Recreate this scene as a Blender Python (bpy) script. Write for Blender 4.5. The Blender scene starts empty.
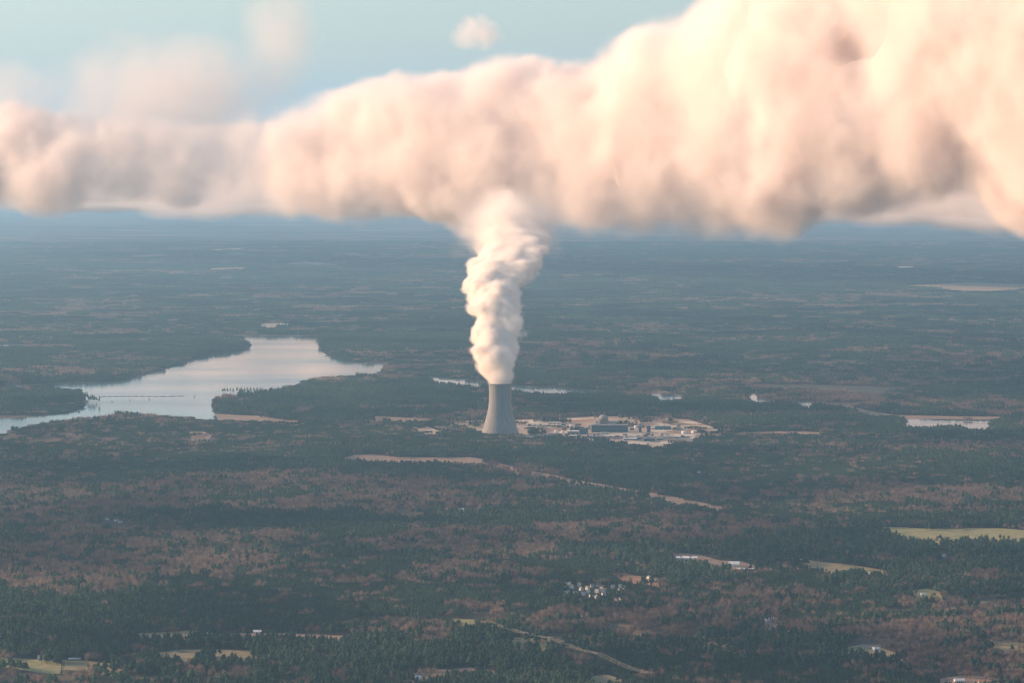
import bpy, math, random, time, numpy as np
from mathutils import Vector
SLANT=-1700.
sc=bpy.context.scene; C=sc.collection
F=2844.; CH=845.; YH=165.5; RE=6371000*7/6
cam=bpy.data.cameras.new('camera'); co=bpy.data.objects.new('camera',cam); C.objects.link(co)
cam.sensor_width=36; cam.lens=F*36/1024; cam.clip_start=1; cam.clip_end=400000
pitch=math.atan((341.5-YH)/F)
co.location=(0,0,CH); co.rotation_euler=(math.pi/2-pitch,0,0); sc.camera=co
AZ=math.radians(76); EL=math.radians(15)      # sun: beyond the scene and to the left
w=bpy.data.worlds.new('World'); sc.world=w; w.use_nodes=True; nt=w.node_tree
sk=nt.nodes.new('ShaderNodeTexSky'); sk.sky_type='NISHITA'; sk.sun_disc=False; sk.sun_elevation=EL; sk.sun_rotation=-AZ
sk.air_density=1; sk.dust_density=3.3; sk.ozone_density=.9; sk.altitude=800
bg=nt.nodes['Background']; nt.links.new(sk.outputs[0],bg.inputs[0]); bg.inputs[1].default_value=.1
sund=Vector((-math.sin(AZ)*math.cos(EL),math.cos(AZ)*math.cos(EL),math.sin(EL)))
s=bpy.data.lights.new('sun','SUN'); s.energy=4.6; s.angle=math.radians(.5); s.color=(1,.62,.39)
so=bpy.data.objects.new('sun',s); C.objects.link(so); so.rotation_euler=sund.to_track_quat('Z','Y').to_euler()
vs=sc.view_settings; vs.view_transform='Standard'; vs.look='None'; vs.exposure=1.07; vs.gamma=1
cy=sc.cycles; cy.volume_bounces=16; cy.max_bounces=20; cy.transparent_max_bounces=48; cy.diffuse_bounces=12; cy.transmission_bounces=12
cy.use_denoising=True; cy.volume_step_rate=1; cy.volume_max_steps=256
def px(x,y,D):
    a=pitch+math.atan((y-341.5)/F)
    k=math.cos(pitch)/math.cos(pitch)
    # distance D is horizontal; sideways grows with depth along the optical axis
    z=-math.tan(a)*D; depth=D*math.cos(pitch)-z*math.sin(pitch)
    return Vector(((x-512)/F*depth, D, CH+z))
def mat(name):
    m=bpy.data.materials.new(name); m.use_nodes=True; m.node_tree.nodes.clear(); return m,m.node_tree.nodes,m.node_tree.links
def box(name,x0,x1,y0,y1,z0,z1):
    me=bpy.data.meshes.new(name); v=[(x,y,z) for z in (z0,z1) for y in (y0,y1) for x in (x0,x1)]
    me.from_pydata(v,[],[(0,2,3,1),(4,5,7,6),(0,1,5,4),(2,6,7,3),(0,4,6,2),(1,3,7,5)]); o=bpy.data.objects.new(name,me); C.objects.link(o); return o
# ---------- fields: the same node graph in a material (density) and in geometry nodes (hull and core meshes)
class G:
    def __init__(s,tree,geo):
        s.t=tree; s.n=tree.nodes; s.l=tree.links
        p=s.n.new('GeometryNodeInputPosition') if geo else s.n.new('ShaderNodeNewGeometry')
        s.P=p.outputs['Position'] if 'Position' in p.outputs else p.outputs[0]
        x=s.n.new('ShaderNodeSeparateXYZ'); s.l.new(s.P,x.inputs[0]); s.x,s.y,s.z=x.outputs
    def m(s,op,a,b=None,c=None,clamp=False):
        k=s.n.new('ShaderNodeMath'); k.operation=op; k.use_clamp=clamp
        for i,v in enumerate((a,b,c)):
            if v is None: continue
            if isinstance(v,(int,float)): k.inputs[i].default_value=v
            else: s.l.new(v,k.inputs[i])
        return k.outputs[0]
    def noise(s,size,detail,rough=.5,vec=None,off=0,dist=0.):
        k=s.n.new('ShaderNodeTexNoise'); k.inputs['Scale'].default_value=1./size; k.inputs['Detail'].default_value=detail; k.inputs['Roughness'].default_value=rough
        k.inputs['Distortion'].default_value=dist
        v=s.n.new('ShaderNodeVectorMath'); v.operation='ADD'; v.inputs[1].default_value=(off,off*.7,off*1.3); s.l.new(vec or s.P,v.inputs[0]); s.l.new(v.outputs[0],k.inputs['Vector'])
        return s.m('SUBTRACT',k.outputs[0],.5)
    def voro(s,size,vec=None,off=0):
        k=s.n.new('ShaderNodeTexVoronoi'); k.inputs['Scale'].default_value=1./size
        v=s.n.new('ShaderNodeVectorMath'); v.operation='ADD'; v.inputs[1].default_value=(off,off*.7,off*1.3); s.l.new(vec or s.P,v.inputs[0]); s.l.new(v.outputs[0],k.inputs['Vector'])
        return s.m('SUBTRACT',.5,k.outputs['Distance'])      # + in the middle of a puff, - in the creases
    def warp(s,size,amt):
        k=s.n.new('ShaderNodeTexNoise'); k.inputs['Scale'].default_value=1./size; k.inputs['Detail'].default_value=1; s.l.new(s.P,k.inputs['Vector'])
        v=s.n.new('ShaderNodeVectorMath'); v.operation='MULTIPLY_ADD'; v.inputs[1].default_value=(amt,)*3; s.l.new(k.outputs['Color'],v.inputs[0]); s.l.new(s.P,v.inputs[2]); return v.outputs[0]
    def curve(s,val,lo,hi,pts):
        """piecewise curve through pts [(v, out)], v in lo..hi"""
        ys=[p[1] for p in pts]; a,b=min(ys),max(ys)
        k=s.n.new('ShaderNodeFloatCurve'); c=k.mapping.curves[0]
        P=[((v-lo)/(hi-lo),(o-a)/(b-a)) for v,o in pts]
        c.points[0].location=P[0]; c.points[1].location=P[-1]
        for q in P[1:-1]: c.points.new(*q)
        k.mapping.update()
        s.l.new(s.m('DIVIDE',s.m('SUBTRACT',val,lo),hi-lo,clamp=True),k.inputs['Value'])
        return s.m('MULTIPLY_ADD',k.outputs[0],b-a,a)
def iso_mesh(name,field,bounds,vox,level,drop=0):
    (x0,x1),(y0,y1),(z0,z1)=bounds
    ng=bpy.data.node_groups.new(name,'GeometryNodeTree'); ng.interface.new_socket('Geometry',in_out='OUTPUT',socket_type='NodeSocketGeometry')
    g=G(ng,True); f=field(g); f=g.m('ADD',f,1000.-level)     # threshold at 1000 keeps the grid free of negatives
    vc=ng.nodes.new('GeometryNodeVolumeCube'); vc.inputs['Min'].default_value=(x0,y0,z0); vc.inputs['Max'].default_value=(x1,y1,z1)
    for a,(p,q) in zip('XYZ',bounds): vc.inputs['Resolution '+a].default_value=max(4,int((q-p)/vox))
    ng.links.new(f,vc.inputs['Density'])
    vm=ng.nodes.new('GeometryNodeVolumeToMesh'); vm.inputs['Threshold'].default_value=1000.; ng.links.new(vc.outputs[0],vm.inputs[0])
    out=ng.nodes.new('NodeGroupOutput'); ng.links.new(vm.outputs[0],out.inputs[0])
    tmp=bpy.data.objects.new('tmp',bpy.data.meshes.new('tmp')); C.objects.link(tmp); md=tmp.modifiers.new('g','NODES'); md.node_group=ng
    dg=bpy.context.evaluated_depsgraph_get(); me=bpy.data.meshes.new_from_object(tmp.evaluated_get(dg)); me.name=name
    bpy.data.objects.remove(tmp); bpy.data.node_groups.remove(ng)
    if drop:      # stray crumbs go
        nv=len(me.vertices); ed=np.empty(len(me.edges)*2,np.int32); me.edges.foreach_get('vertices',ed); a,b=ed[::2],ed[1::2]; lab=np.arange(nv)
        while True:
            lo_=np.minimum(lab[a],lab[b]); old=lab.copy(); np.minimum.at(lab,a,lo_); np.minimum.at(lab,b,lo_); lab=lab[lab]
            if (lab==old).all(): break
        cnt=np.bincount(lab,minlength=nv)[lab]; bad=set(np.where(cnt<(cnt.max() if drop>1 else drop))[0].tolist())
        if bad:
            import bmesh
            bm=bmesh.new(); bm.from_mesh(me); bm.verts.ensure_lookup_table(); bmesh.ops.delete(bm,geom=[bm.verts[i] for i in bad],context='VERTS'); bm.to_mesh(me); bm.free()
    for p in me.polygons: p.use_smooth=True
    me.materials.clear(); print(name,len(me.polygons)); return me
def cloud(name,field,bounds,vox,hull_vox,soft,mfp,core_level,col=(.99,.985,.98),hull_level=-30,g_=0.,trans=.5,core=True,step=1.,vary=None,core_field=None):
    m,n,l=mat(name+'_vapour'); out=n.new('ShaderNodeOutputMaterial'); v=n.new('ShaderNodeVolumePrincipled'); v.inputs['Color'].default_value=(*col,1); v.inputs['Anisotropy'].default_value=g_
    g=G(m.node_tree,False); f=field(g)
    if vary:   # crisp where it billows, torn and thin elsewhere
        q=g.m('MULTIPLY_ADD',g.noise(vary,2,.5,off=411),4.,.5,clamp=True); soft=g.m('MULTIPLY_ADD',q,soft*1.3,soft*.42)
        wz=g.m('MULTIPLY_ADD',g.noise(vary*.3,7,.66,off=97),5.5,.95,clamp=False); wz=g.m('MAXIMUM',wz,.18)
        f=g.m('MULTIPLY',f,wz)
    l.new(g.m('MULTIPLY',g.m('POWER',g.m('DIVIDE',f,soft,clamp=True),1.5),1./mfp),v.inputs['Density']); l.new(v.outputs[0],out.inputs[1])
    m.cycles.volume_step_rate=step
    hull=bpy.data.objects.new('wispy_edge',iso_mesh(name+'_edge',field,bounds,hull_vox,hull_level)); C.objects.link(hull); hull.data.materials.append(m)
    if not core: return hull
    m,n,l=mat(name+'_core'); out=n.new('ShaderNodeOutputMaterial'); b=n.new('ShaderNodeBsdfDiffuse'); t=n.new('ShaderNodeBsdfTranslucent'); mx=n.new('ShaderNodeMixShader'); mx.inputs[0].default_value=trans
    b.inputs[0].default_value=t.inputs[0].default_value=(*col,1); l.new(b.outputs[0],mx.inputs[1]); l.new(t.outputs[0],mx.inputs[2]); l.new(mx.outputs[0],out.inputs[0])
    o=bpy.data.objects.new(name,iso_mesh(name,core_field or field,bounds,vox,core_level,600)); C.objects.link(o); o.data.materials.append(m); hull.parent=o
    return o
hz=box('haze',-64000,64000,-600,104000,-1500,2600)
m,n,l=mat('haze'); o=n.new('ShaderNodeOutputMaterial'); v=n.new('ShaderNodeVolumePrincipled'); v.inputs['Color'].default_value=(.37,.69,1,1); v.inputs['Density'].default_value=1/38000; v.inputs['Anisotropy'].default_value=.2; l.new(v.outputs[0],o.inputs[1]); hz.data.materials.append(m); hz['kind']='stuff'
# ---------- clouds
CD=11000.
cdist=lambda x:11000.+(x-512)/512*SLANT
top=[(-75,150),(-45,125),(0,115),(60,120),(150,130),(180,143),(230,138),(270,130),(310,100),(360,85),(430,75),(480,62),(520,60),(570,70),(600,60),(640,35),(690,0),(760,-50),(850,-80),(1000,-90),(1160,-70)]
bot=[(-75,170),(-45,195),(0,200),(60,205),(100,192),(180,190),(250,192),(280,212),(340,218),(400,212),(460,228),(540,234),(600,230),(680,236),(780,238),(850,218),(960,210),(1024,235),(1100,240),(1160,220)]
wx=lambda x:px(x,165,cdist(x)).x
TOP=[(wx(x),px(x,y,cdist(x)).z) for x,y in top]; BOT=[(wx(x),px(x,y,cdist(x)).z) for x,y in bot]
xs=[v for v,_ in TOP]; lo,hi=xs[0],xs[-1]
tz=lambda x:float(np.interp(x,[p[0] for p in TOP],[p[1] for p in TOP])); bz=lambda x:float(np.interp(x,[p[0] for p in BOT],[p[1] for p in BOT]))
SP=sorted({v for v,_ in TOP}|{v for v,_ in BOT})
YC=[(wx(x),cdist(x)) for x in range(-75,1161,65)]
CEN=[(v,(tz(v)+bz(v))/2) for v in SP]; HAL=[(v,(tz(v)-bz(v))/2+(95 if wx(150)<v<wx(290) else 55 if v<wx(290) else 25)) for v in SP]
def far_bank(g):
    zt=g.m('MULTIPLY_ADD',g.noise(2600,2,.5,off=900),480.,1150.)
    d=g.m('MINIMUM',g.m('SUBTRACT',zt,g.z),g.m('SUBTRACT',g.z,400.)); d=g.m('MINIMUM',d,g.m('MULTIPLY',g.m('SUBTRACT',1400.,g.m('ABSOLUTE',g.m('SUBTRACT',g.m('MULTIPLY_ADD',g.x,.85,g.y),23300.))),.4))
    d=g.m('MINIMUM',d,g.m('MULTIPLY',g.m('SUBTRACT',6500.,g.m('ABSOLUTE',g.x)),.4))
    return g.m('ADD',g.m('MINIMUM',d,200.),g.m('ADD',g.m('MULTIPLY',g.noise(900,6,.55,off=31),300.),g.m('MULTIPLY',g.voro(420,off=3),60.)))
def bank(g,fine=True):
    zc=g.curve(g.x,lo,hi,CEN); hz_=g.curve(g.x,lo,hi,HAL)
    a=g.m('DIVIDE',g.m('SUBTRACT',g.z,zc),hz_); hy=g.m('MULTIPLY_ADD',hz_,.7,160.)
    b=g.m('DIVIDE',g.m('SUBTRACT',g.y,g.curve(g.x,lo,hi,YC)),hy)
    e=g.m('ADD',g.m('POWER',g.m('ABSOLUTE',a),2.6),g.m('POWER',g.m('ABSOLUTE',b),2.6))
    d=g.m('MULTIPLY',g.m('SUBTRACT',1.,e),g.m('MULTIPLY',hz_,.75))
    d=g.m('MINIMUM',d,330.)
    big=g.m('MULTIPLY',g.noise(520,7 if fine else 2,.6 if fine else .45,off=300),g.m('MINIMUM',g.m('MULTIPLY_ADD',hz_,1.3,300.),680.))
    if not fine:
        endf=g.m('MINIMUM',g.m('SUBTRACT',g.x,lo),g.m('SUBTRACT',hi,g.x)); return g.m('MINIMUM',g.m('ADD',d,big),endf)
    v1=g.m('MULTIPLY',g.noise(210,3,.5,off=77),70.)
    v2=g.m('MULTIPLY',g.noise(110,3,.6,off=51),60.)
    endf=g.m('MINIMUM',g.m('SUBTRACT',g.x,lo),g.m('SUBTRACT',hi,g.x))
    f=g.m('ADD',g.m('ADD',d,big),g.m('ADD',g.m('ADD',v1,v2),g.m('MULTIPLY',g.noise(34,2,.6,off=151),26.)))
    return g.m('MINIMUM',f,endf)

def bank_core(g):
    f=bank(g,False); hz_=g.curve(g.x,lo,hi,HAL)
    return g.m('SUBTRACT',f,g.m('MINIMUM',g.m('MAXIMUM',g.m('MULTIPLY',hz_,.80),165.),310.))
plume_px=[(392,500,13,0),(383,500,13.2,0),(377,499,17,10),(368,496,20,30),(358,495.5,23,50),(349,497,25,70),(340,498,26,95),(330,499.5,26,120),(320,499.5,25,150),(310,496,27,190),(300,493,29,230),(290,495,31,280),(280,498,33,340),(270,500,35,410),(260,505,37,480),(250,511,38,560),(240,513,41,640),(228,512,46,740),(215,508,52,850),(200,506,50,950)]
PD=8930.
PL=[]
for y,x,r,dy in plume_px:
    p=px(x,y,PD+dy); PL.append((p.z,p.x,p.y,r*(PD+dy)/F))
PL.sort(); pz0,pz1=PL[0][0],PL[-1][0]
def plume(g):
    cx=g.curve(g.z,pz0,pz1,[(q[0],q[1]) for q in PL]); cyy=g.curve(g.z,pz0,pz1,[(q[0],q[2]) for q in PL]); rr=g.curve(g.z,pz0,pz1,[(q[0],q[3]) for q in PL])
    dx=g.m('SUBTRACT',g.x,cx); dy=g.m('SUBTRACT',g.y,cyy)
    d=g.m('SQRT',g.m('ADD',g.m('MULTIPLY',dx,dx),g.m('MULTIPLY',dy,dy)))
    e=g.m('SUBTRACT',rr,d)
    grow=g.m('DIVIDE',g.m('SUBTRACT',g.z,172.),50.,clamp=True)        # smooth at the mouth, billowing above
    a=g.m('MULTIPLY',g.voro(66,g.warp(110,34),off=13),42.)
    b=g.m('ADD',g.m('MULTIPLY',g.noise(125,6,.66,off=9),120.),g.m('MULTIPLY',g.voro(28,off=4),10.))
    f=g.m('ADD',e,g.m('MULTIPLY',g.m('ADD',a,b),grow))
    f=g.m('MINIMUM',f,g.m('MULTIPLY',g.m('SUBTRACT',g.z,157.),3.))
    top_=g.m('MULTIPLY',g.m('SUBTRACT',g.z,600.),.9)                     # it thins out where it joins the cloud
    f=g.m('SUBTRACT',f,g.m('MAXIMUM',top_,0.))
    return g.m('MULTIPLY',f,g.m('MULTIPLY_ADD',g.m('DIVIDE',g.m('SUBTRACT',g.z,470.),170.,clamp=True),-.88,1.))
# =================================================================== helpers
def tag(o,label,cat=None,group=None,kind=None):
    if label: o['label']=label
    if cat: o['category']=cat
    if group: o['group']=group
    if kind: o['kind']=kind
    return o
def vhash(i,j,s):
    h=(i.astype(np.int64)*374761393+j.astype(np.int64)*668265263+s*1442695041)&0xffffffff
    h=((h^(h>>13))*1274126177)&0xffffffff; return ((h^(h>>16))&0xffffff)/float(0xffffff)
def vnoise(x,y,size,seed=0):
    x=np.asarray(x,float)/size+1000.5; y=np.asarray(y,float)/size+1000.5; i=np.floor(x); j=np.floor(y); u=x-i; v=y-j; u=u*u*u*(u*(6*u-15)+10); v=v*v*v*(v*(6*v-15)+10)
    a,b,c,d=vhash(i,j,seed),vhash(i+1,j,seed),vhash(i,j+1,seed),vhash(i+1,j+1,seed)
    return (a*(1-u)+b*u)*(1-v)+(c*(1-u)+d*u)*v
def fbm(x,y,size,seed=0,o=4):
    r=0;a=.5;t=0
    for k in range(o): r=r+a*vnoise(np.asarray(x)*.8+np.asarray(y)*.6,np.asarray(y)*.8-np.asarray(x)*.6,size/2**k,seed+k*17); t+=a; a*=.55
    return r/t
curv=lambda x,y:-(np.asarray(x,float)**2+np.asarray(y,float)**2)/(2*RE)
def flat_pt(x,y):
    """pixel -> point of the smooth earth"""
    a=math.tan(pitch+math.atan((y-341.5)/F)); D=CH/a
    for _ in range(30): D=(CH+D*D/(2*RE))/a
    p=px(x,y,D); return (p.x,p.y)
def fpoly(P): return np.array([flat_pt(*p) for p in P])
def inside(x,y,P):
    r=np.zeros(np.shape(x),bool); n=len(P)
    for k in range(n):
        x1,y1=P[k]; x2,y2=P[(k+1)%n]
        if y1==y2: continue
        c=((y1>y)!=(y2>y))&(x<(x2-x1)*(y-y1)/(y2-y1)+x1); r^=c
    return r
def edist(x,y,P,closed=True):
    d=np.full(np.shape(x),1e12); n=len(P)
    for k in range(n if closed else n-1):
        a=P[k]; b=P[(k+1)%n]; ab=b-a; L=max(ab@ab,1e-9)
        t=np.clip(((x-a[0])*ab[0]+(y-a[1])*ab[1])/L,0,1); d=np.minimum(d,(x-a[0]-t*ab[0])**2+(y-a[1]-t*ab[1])**2)
    return np.sqrt(d)
# =================================================================== waters (pixel outlines of the shore)
LAKE=[(199,333.5),(219,336),(240,336.6),(255,336.8),(290,336),(316,337.5),(320,344),(319,349),(325,354),(342,361),(363,363),(385,363.5),(381,370),(377,376),(352,377.5),(312,379.5),(297,384),(289,388),(270,393),(240,396),(216,399),(211,404),(214,413),(219,420),(211,422),(188,419),(168,417),(129,415),(98,418),(70,422),(39,426),(0,435),(-60,446),(-60,424),(0,418.5),(23,417.5),(43,416.5),(60,414.5),(72,412.5),(83,408.5),(87,403),(85,396),(80,391.5),(59,389.5),(31,389),(14,389.5),(-10,391),(-60,393),(-60,386),(-10,386.5),(8,386.8),(35,384.6),(70,382),(125,381),(135,377),(164,369.5),(187,364),(191,359.5),(211,355.5),(234,352.5),(248,350),(252,345),(244,339.8),(219,338.6)]
PONDS=[[(425,376.5),(436,378),(449,379),(460,378.5),(478,380),(484,382.5),(514,384.5),(530,386),(552,386.5),(575,389),(600,390.5),(598,392.3),(570,392.5),(556,394.2),(548,393),(530,389.5),(514,387.5),(480,385.5),(455,384.5),(438,383)],
 [(647,393.6),(681,394),(682,399.5),(660,400.3),(655,397)],
 [(749,396.5),(754,393),(758,398),(772,399.3),(772,403.2),(756,402)],
 [(788,401),(811,401),(812,408),(801,406.5)],
 [(897,418),(927,418.6),(935,420.3),(960,420.8),(990,421),(990,428.5),(986,431.5),(974,431.5),(968,429),(950,427.5),(925,429),(908,429),(905,422)],
 [(-40,344),(20,343.8),(33,344.6),(20,346.4),(-40,347.4)]]
def pin(x,y,P):
    r=False
    for k in range(len(P)):
        (x1,y1),(x2,y2)=P[k],P[(k+1)%len(P)]
        if (y1>y)!=(y2>y) and x<(x2-x1)*(y-y1)/(y2-y1)+x1: r=not r
    return r
def lower(P,h=9.):
    """the near edge of an opening lies below what is seen of it: the trees in front of it hide a strip"""
    out=[]
    for x,y in P:
        low=any(pin(x+dx,y-.4,P) for dx in (-.6,0,.6)) and not any(pin(x+dx,y+.4,P) for dx in (-.6,0,.6))
        D=CH/((y-YH)/F); out.append((x,y+(h*F/D if low else 0)))
    return out
LAKEW=fpoly(LAKE); PONDW=[fpoly(lower(p,7. if i==4 else 15.)) for i,p in enumerate(PONDS)]; WATERS=[LAKEW]+PONDW
SITE=fpoly([(430,424),(437,421.5),(478,421),(520,420),(560,418.5),(596,416.5),(640,416.5),(670,417.5),(690,420),(712,427),(735,429.5),(756,432.5),(735,436.5),(700,438),(690,444),(672,446),(655,450),(640,447),(625,448),(600,445),(570,443),(540,441),(518,439.5),(478,434),(440,430.5)])
def near_box(x,y,P,mg):
    x0,y0=P.min(0)-mg; x1,y1=P.max(0)+mg; return (x>x0)&(x<x1)&(y>y0)&(y<y1)
def hills(x,y):
    x=np.asarray(x,float); y=np.asarray(y,float); D=np.hypot(x,y)
    h=22*(fbm(x,y,1500,3,3)-.35)+10*(fbm(x,y,420,9,2)-.5)
    far=np.clip((D-16000)/30000,0,1); h=h*(1-far*.4)+far*70*(fbm(x,y,6500,21,3)-.4)
    m=np.full(np.shape(x),1.)
    for P in WATERS+[SITE]:
        i=near_box(x,y,P,460)
        if not i.any(): continue
        xi,yi=x[i],y[i]; dd=np.where(inside(xi,yi,P),0,edist(xi,yi,P)); m[i]=np.minimum(m[i],np.clip(dd/450.,0,1))
    m=m*m*(3-2*m)
    return h*m
def H(x,y): return curv(x,y)+hills(x,y)
def at(x,y,h=0.):
    """the ground point seen at a pixel"""
    a=math.tan(pitch+math.atan((y-341.5)/F)); D=(CH)/a
    for _ in range(25):
        p=px(x,y,D); z=float(H(np.array([p.x]),np.array([p.y]))[0])+h; D=D*.5+.5*(CH-z)/a
    p=px(x,y,D); return Vector((p.x,p.y,float(H(np.array([p.x]),np.array([p.y]))[0])))
def poly(P): return np.array([at(*p).xy for p in P])
def principled(name,col,rough=.9,spec=.2,noise=None,bump=0):
    """noise=(size in metres, second colour, detail)"""
    m,n,l=mat(name); o=n.new('ShaderNodeOutputMaterial'); b=n.new('ShaderNodeBsdfPrincipled'); l.new(b.outputs[0],o.inputs[0])
    b.inputs['Roughness'].default_value=rough; b.inputs['Specular IOR Level'].default_value=spec; b.inputs['Base Color'].default_value=(*col,1)
    if noise:
        g=n.new('ShaderNodeNewGeometry'); t=n.new('ShaderNodeTexNoise'); t.inputs['Scale'].default_value=1/noise[0]; t.inputs['Detail'].default_value=5; l.new(g.outputs['Position'],t.inputs['Vector'])
        r=n.new('ShaderNodeMapRange'); r.inputs[1].default_value=.35; r.inputs[2].default_value=.65; l.new(t.outputs[0],r.inputs[0])
        x=n.new('ShaderNodeMix'); x.data_type='RGBA'; x.inputs['A'].default_value=(*col,1); x.inputs['B'].default_value=(*noise[1],1); l.new(r.outputs[0],x.inputs['Factor']); l.new(x.outputs['Result'],b.inputs['Base Color'])
    return m
def mesh(name,v,f,m=None,parent=None,smooth=False,loc=None):
    me=bpy.data.meshes.new(name); me.from_pydata([tuple(p) for p in v],[],f); 
    if smooth:
        for p in me.polygons: p.use_smooth=True
    o=bpy.data.objects.new(name,me); C.objects.link(o)
    if m: me.materials.append(m)
    if parent is not None: o.parent=parent
    if loc is not None: o.location=loc
    return o
# =================================================================== ground
TH0,TH1=math.radians(-42),math.radians(42); OY=-2500.
ths=np.concatenate([np.linspace(TH0,-.24,30,endpoint=False),np.linspace(-.24,.24,330),np.linspace(.24,TH1,31)[1:]])
rs=np.concatenate([np.geomspace(2000,6500,60,endpoint=False),np.geomspace(6500,20000,330,endpoint=False),np.geomspace(20000,105000,250)])
TT,RR=np.meshgrid(ths,rs); GX=RR*np.sin(TT); GY=RR*np.cos(TT)+OY
GH=hills(GX.ravel(),GY.ravel()); GZ=curv(GX.ravel(),GY.ravel())+GH
FIELDS=[]   # (name, polygon in the world, material key)
def stand(x,y):
    """pine share 0..1, plantation 0/1, open ground 0..1 of the woods at a place"""
    x=np.asarray(x,float); y=np.asarray(y,float)
    a=fbm(x*.62,y,800,5,4)*.55+fbm(x*.8,y,170,41,3)*.45
    pine=np.clip((a-.452)/.055,0,1)
    for P in PINES_AND_SHADE:
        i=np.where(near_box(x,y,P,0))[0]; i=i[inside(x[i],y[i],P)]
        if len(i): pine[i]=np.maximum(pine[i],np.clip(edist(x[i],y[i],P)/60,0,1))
    for P in BARES:
        i=np.where(near_box(x,y,P,0))[0]; pine[i[inside(x[i],y[i],P)]]=0
    plant=(fbm(x,y,700,77,2)>.56)&(pine>.6)
    b=fbm(x*.33,y,270,61,3); far=np.clip((np.hypot(x,y)-11000)/9000,0,1)
    open_=np.clip((b-(.655-.04*far))/.05,0,1)*np.where(np.hypot(x,y)<8500,.66,.85)
    for P in PINES_AND_SHADE:
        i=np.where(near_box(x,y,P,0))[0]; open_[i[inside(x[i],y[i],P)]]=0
    return pine,plant,open_
PINES_AND_SHADE=[poly(p) for p in [[(-30,463),(110,461),(160,453),(250,456),(262,462),(170,472),(110,481),(-30,476)],[(170,522),(240,513),(380,513),(402,523),(300,533),(200,536)],  # first two stands paint cloud shadows as dark pines; the rest are woods
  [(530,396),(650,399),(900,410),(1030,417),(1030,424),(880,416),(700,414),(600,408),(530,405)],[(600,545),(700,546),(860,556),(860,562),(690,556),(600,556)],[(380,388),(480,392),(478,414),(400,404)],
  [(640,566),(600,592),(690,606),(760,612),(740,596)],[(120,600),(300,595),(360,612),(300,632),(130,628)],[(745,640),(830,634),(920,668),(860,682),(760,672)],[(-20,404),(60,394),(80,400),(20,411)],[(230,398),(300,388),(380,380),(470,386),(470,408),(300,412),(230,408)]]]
BARES=[poly(p) for p in [[(540,620),(580,618),(600,628),(560,632)],[(600,632),(660,626),(700,640),(640,648)],[(700,600),(800,590),(850,606),(760,620)],[(400,618),(470,630),(440,650),(380,640)],[(0,520),(120,512),(200,540),(60,552)],[(840,480),(1010,492),(1000,502),(840,494)]]]
me=bpy.data.meshes.new('ground'); nr,ncol=len(rs),len(ths)
I=np.arange(nr*ncol).reshape(nr,ncol); Q=np.stack([I[:-1,:-1],I[:-1,1:],I[1:,1:],I[1:,:-1]],-1).reshape(-1,4)
me.vertices.add(nr*ncol); me.vertices.foreach_set('co',np.stack([GX.ravel(),GY.ravel(),GZ],-1).astype(np.float32).ravel())
me.loops.add(Q.size); me.loops.foreach_set('vertex_index',Q.ravel().astype(np.int32)); me.polygons.add(len(Q)); me.polygons.foreach_set('loop_start',np.arange(0,Q.size,4,dtype=np.int32)); me.polygons.foreach_set('loop_total',np.full(len(Q),4,np.int32)); me.polygons.foreach_set('use_smooth',np.ones(len(Q),bool)); me.update(calc_edges=True)
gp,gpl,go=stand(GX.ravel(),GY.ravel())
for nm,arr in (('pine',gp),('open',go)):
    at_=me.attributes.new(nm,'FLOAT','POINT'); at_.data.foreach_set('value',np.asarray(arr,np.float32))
ground=bpy.data.objects.new('ground',me); C.objects.link(ground); tag(ground,None,kind='structure')
m,n,l=mat('woodland_floor'); o=n.new('ShaderNodeOutputMaterial'); b=n.new('ShaderNodeBsdfPrincipled'); l.new(b.outputs[0],o.inputs[0]); b.inputs['Roughness'].default_value=1; b.inputs['Specular IOR Level'].default_value=0
def attr(n,nm,typ='GEOMETRY'): a=n.new('ShaderNodeAttribute'); a.attribute_name=nm; a.attribute_type=typ; return a.outputs['Fac']
def rgbmix(n,l,f,a,bb,op='MIX'):
    x=n.new('ShaderNodeMix'); x.data_type='RGBA'; x.blend_type=op
    for s_,v in (('Factor',f),('A',a),('B',bb)):
        if isinstance(v,(int,float)): x.inputs[s_].default_value=v
        elif isinstance(v,tuple): x.inputs[s_].default_value=(*v,1)
        else: l.new(v,x.inputs[s_])
    return x.outputs['Result']
def nz(n,l,size,detail=4,lo=.35,hi=.65,sx=1.):
    g=n.new('ShaderNodeNewGeometry'); v=n.new('ShaderNodeVectorMath'); v.operation='MULTIPLY'; v.inputs[1].default_value=(sx,1,1); l.new(g.outputs['Position'],v.inputs[0])
    t=n.new('ShaderNodeTexNoise'); t.inputs['Scale'].default_value=1/size; t.inputs['Detail'].default_value=detail; l.new(v.outputs[0],t.inputs['Vector'])
    r=n.new('ShaderNodeMapRange'); r.inputs[1].default_value=lo; r.inputs[2].default_value=hi; l.new(t.outputs[0],r.inputs[0]); return r.outputs[0]
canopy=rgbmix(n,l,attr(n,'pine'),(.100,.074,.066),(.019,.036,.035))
canopy=rgbmix(n,l,nz(n,l,160,6,.3,.7),canopy,rgbmix(n,l,nz(n,l,900,3,.4,.6),(.044,.052,.045),(.074,.060,.053)))
opn=rgbmix(n,l,nz(n,l,300,3),(.17,.12,.095),(.12,.11,.065))
col=rgbmix(n,l,attr(n,'open'),canopy,opn)
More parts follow.
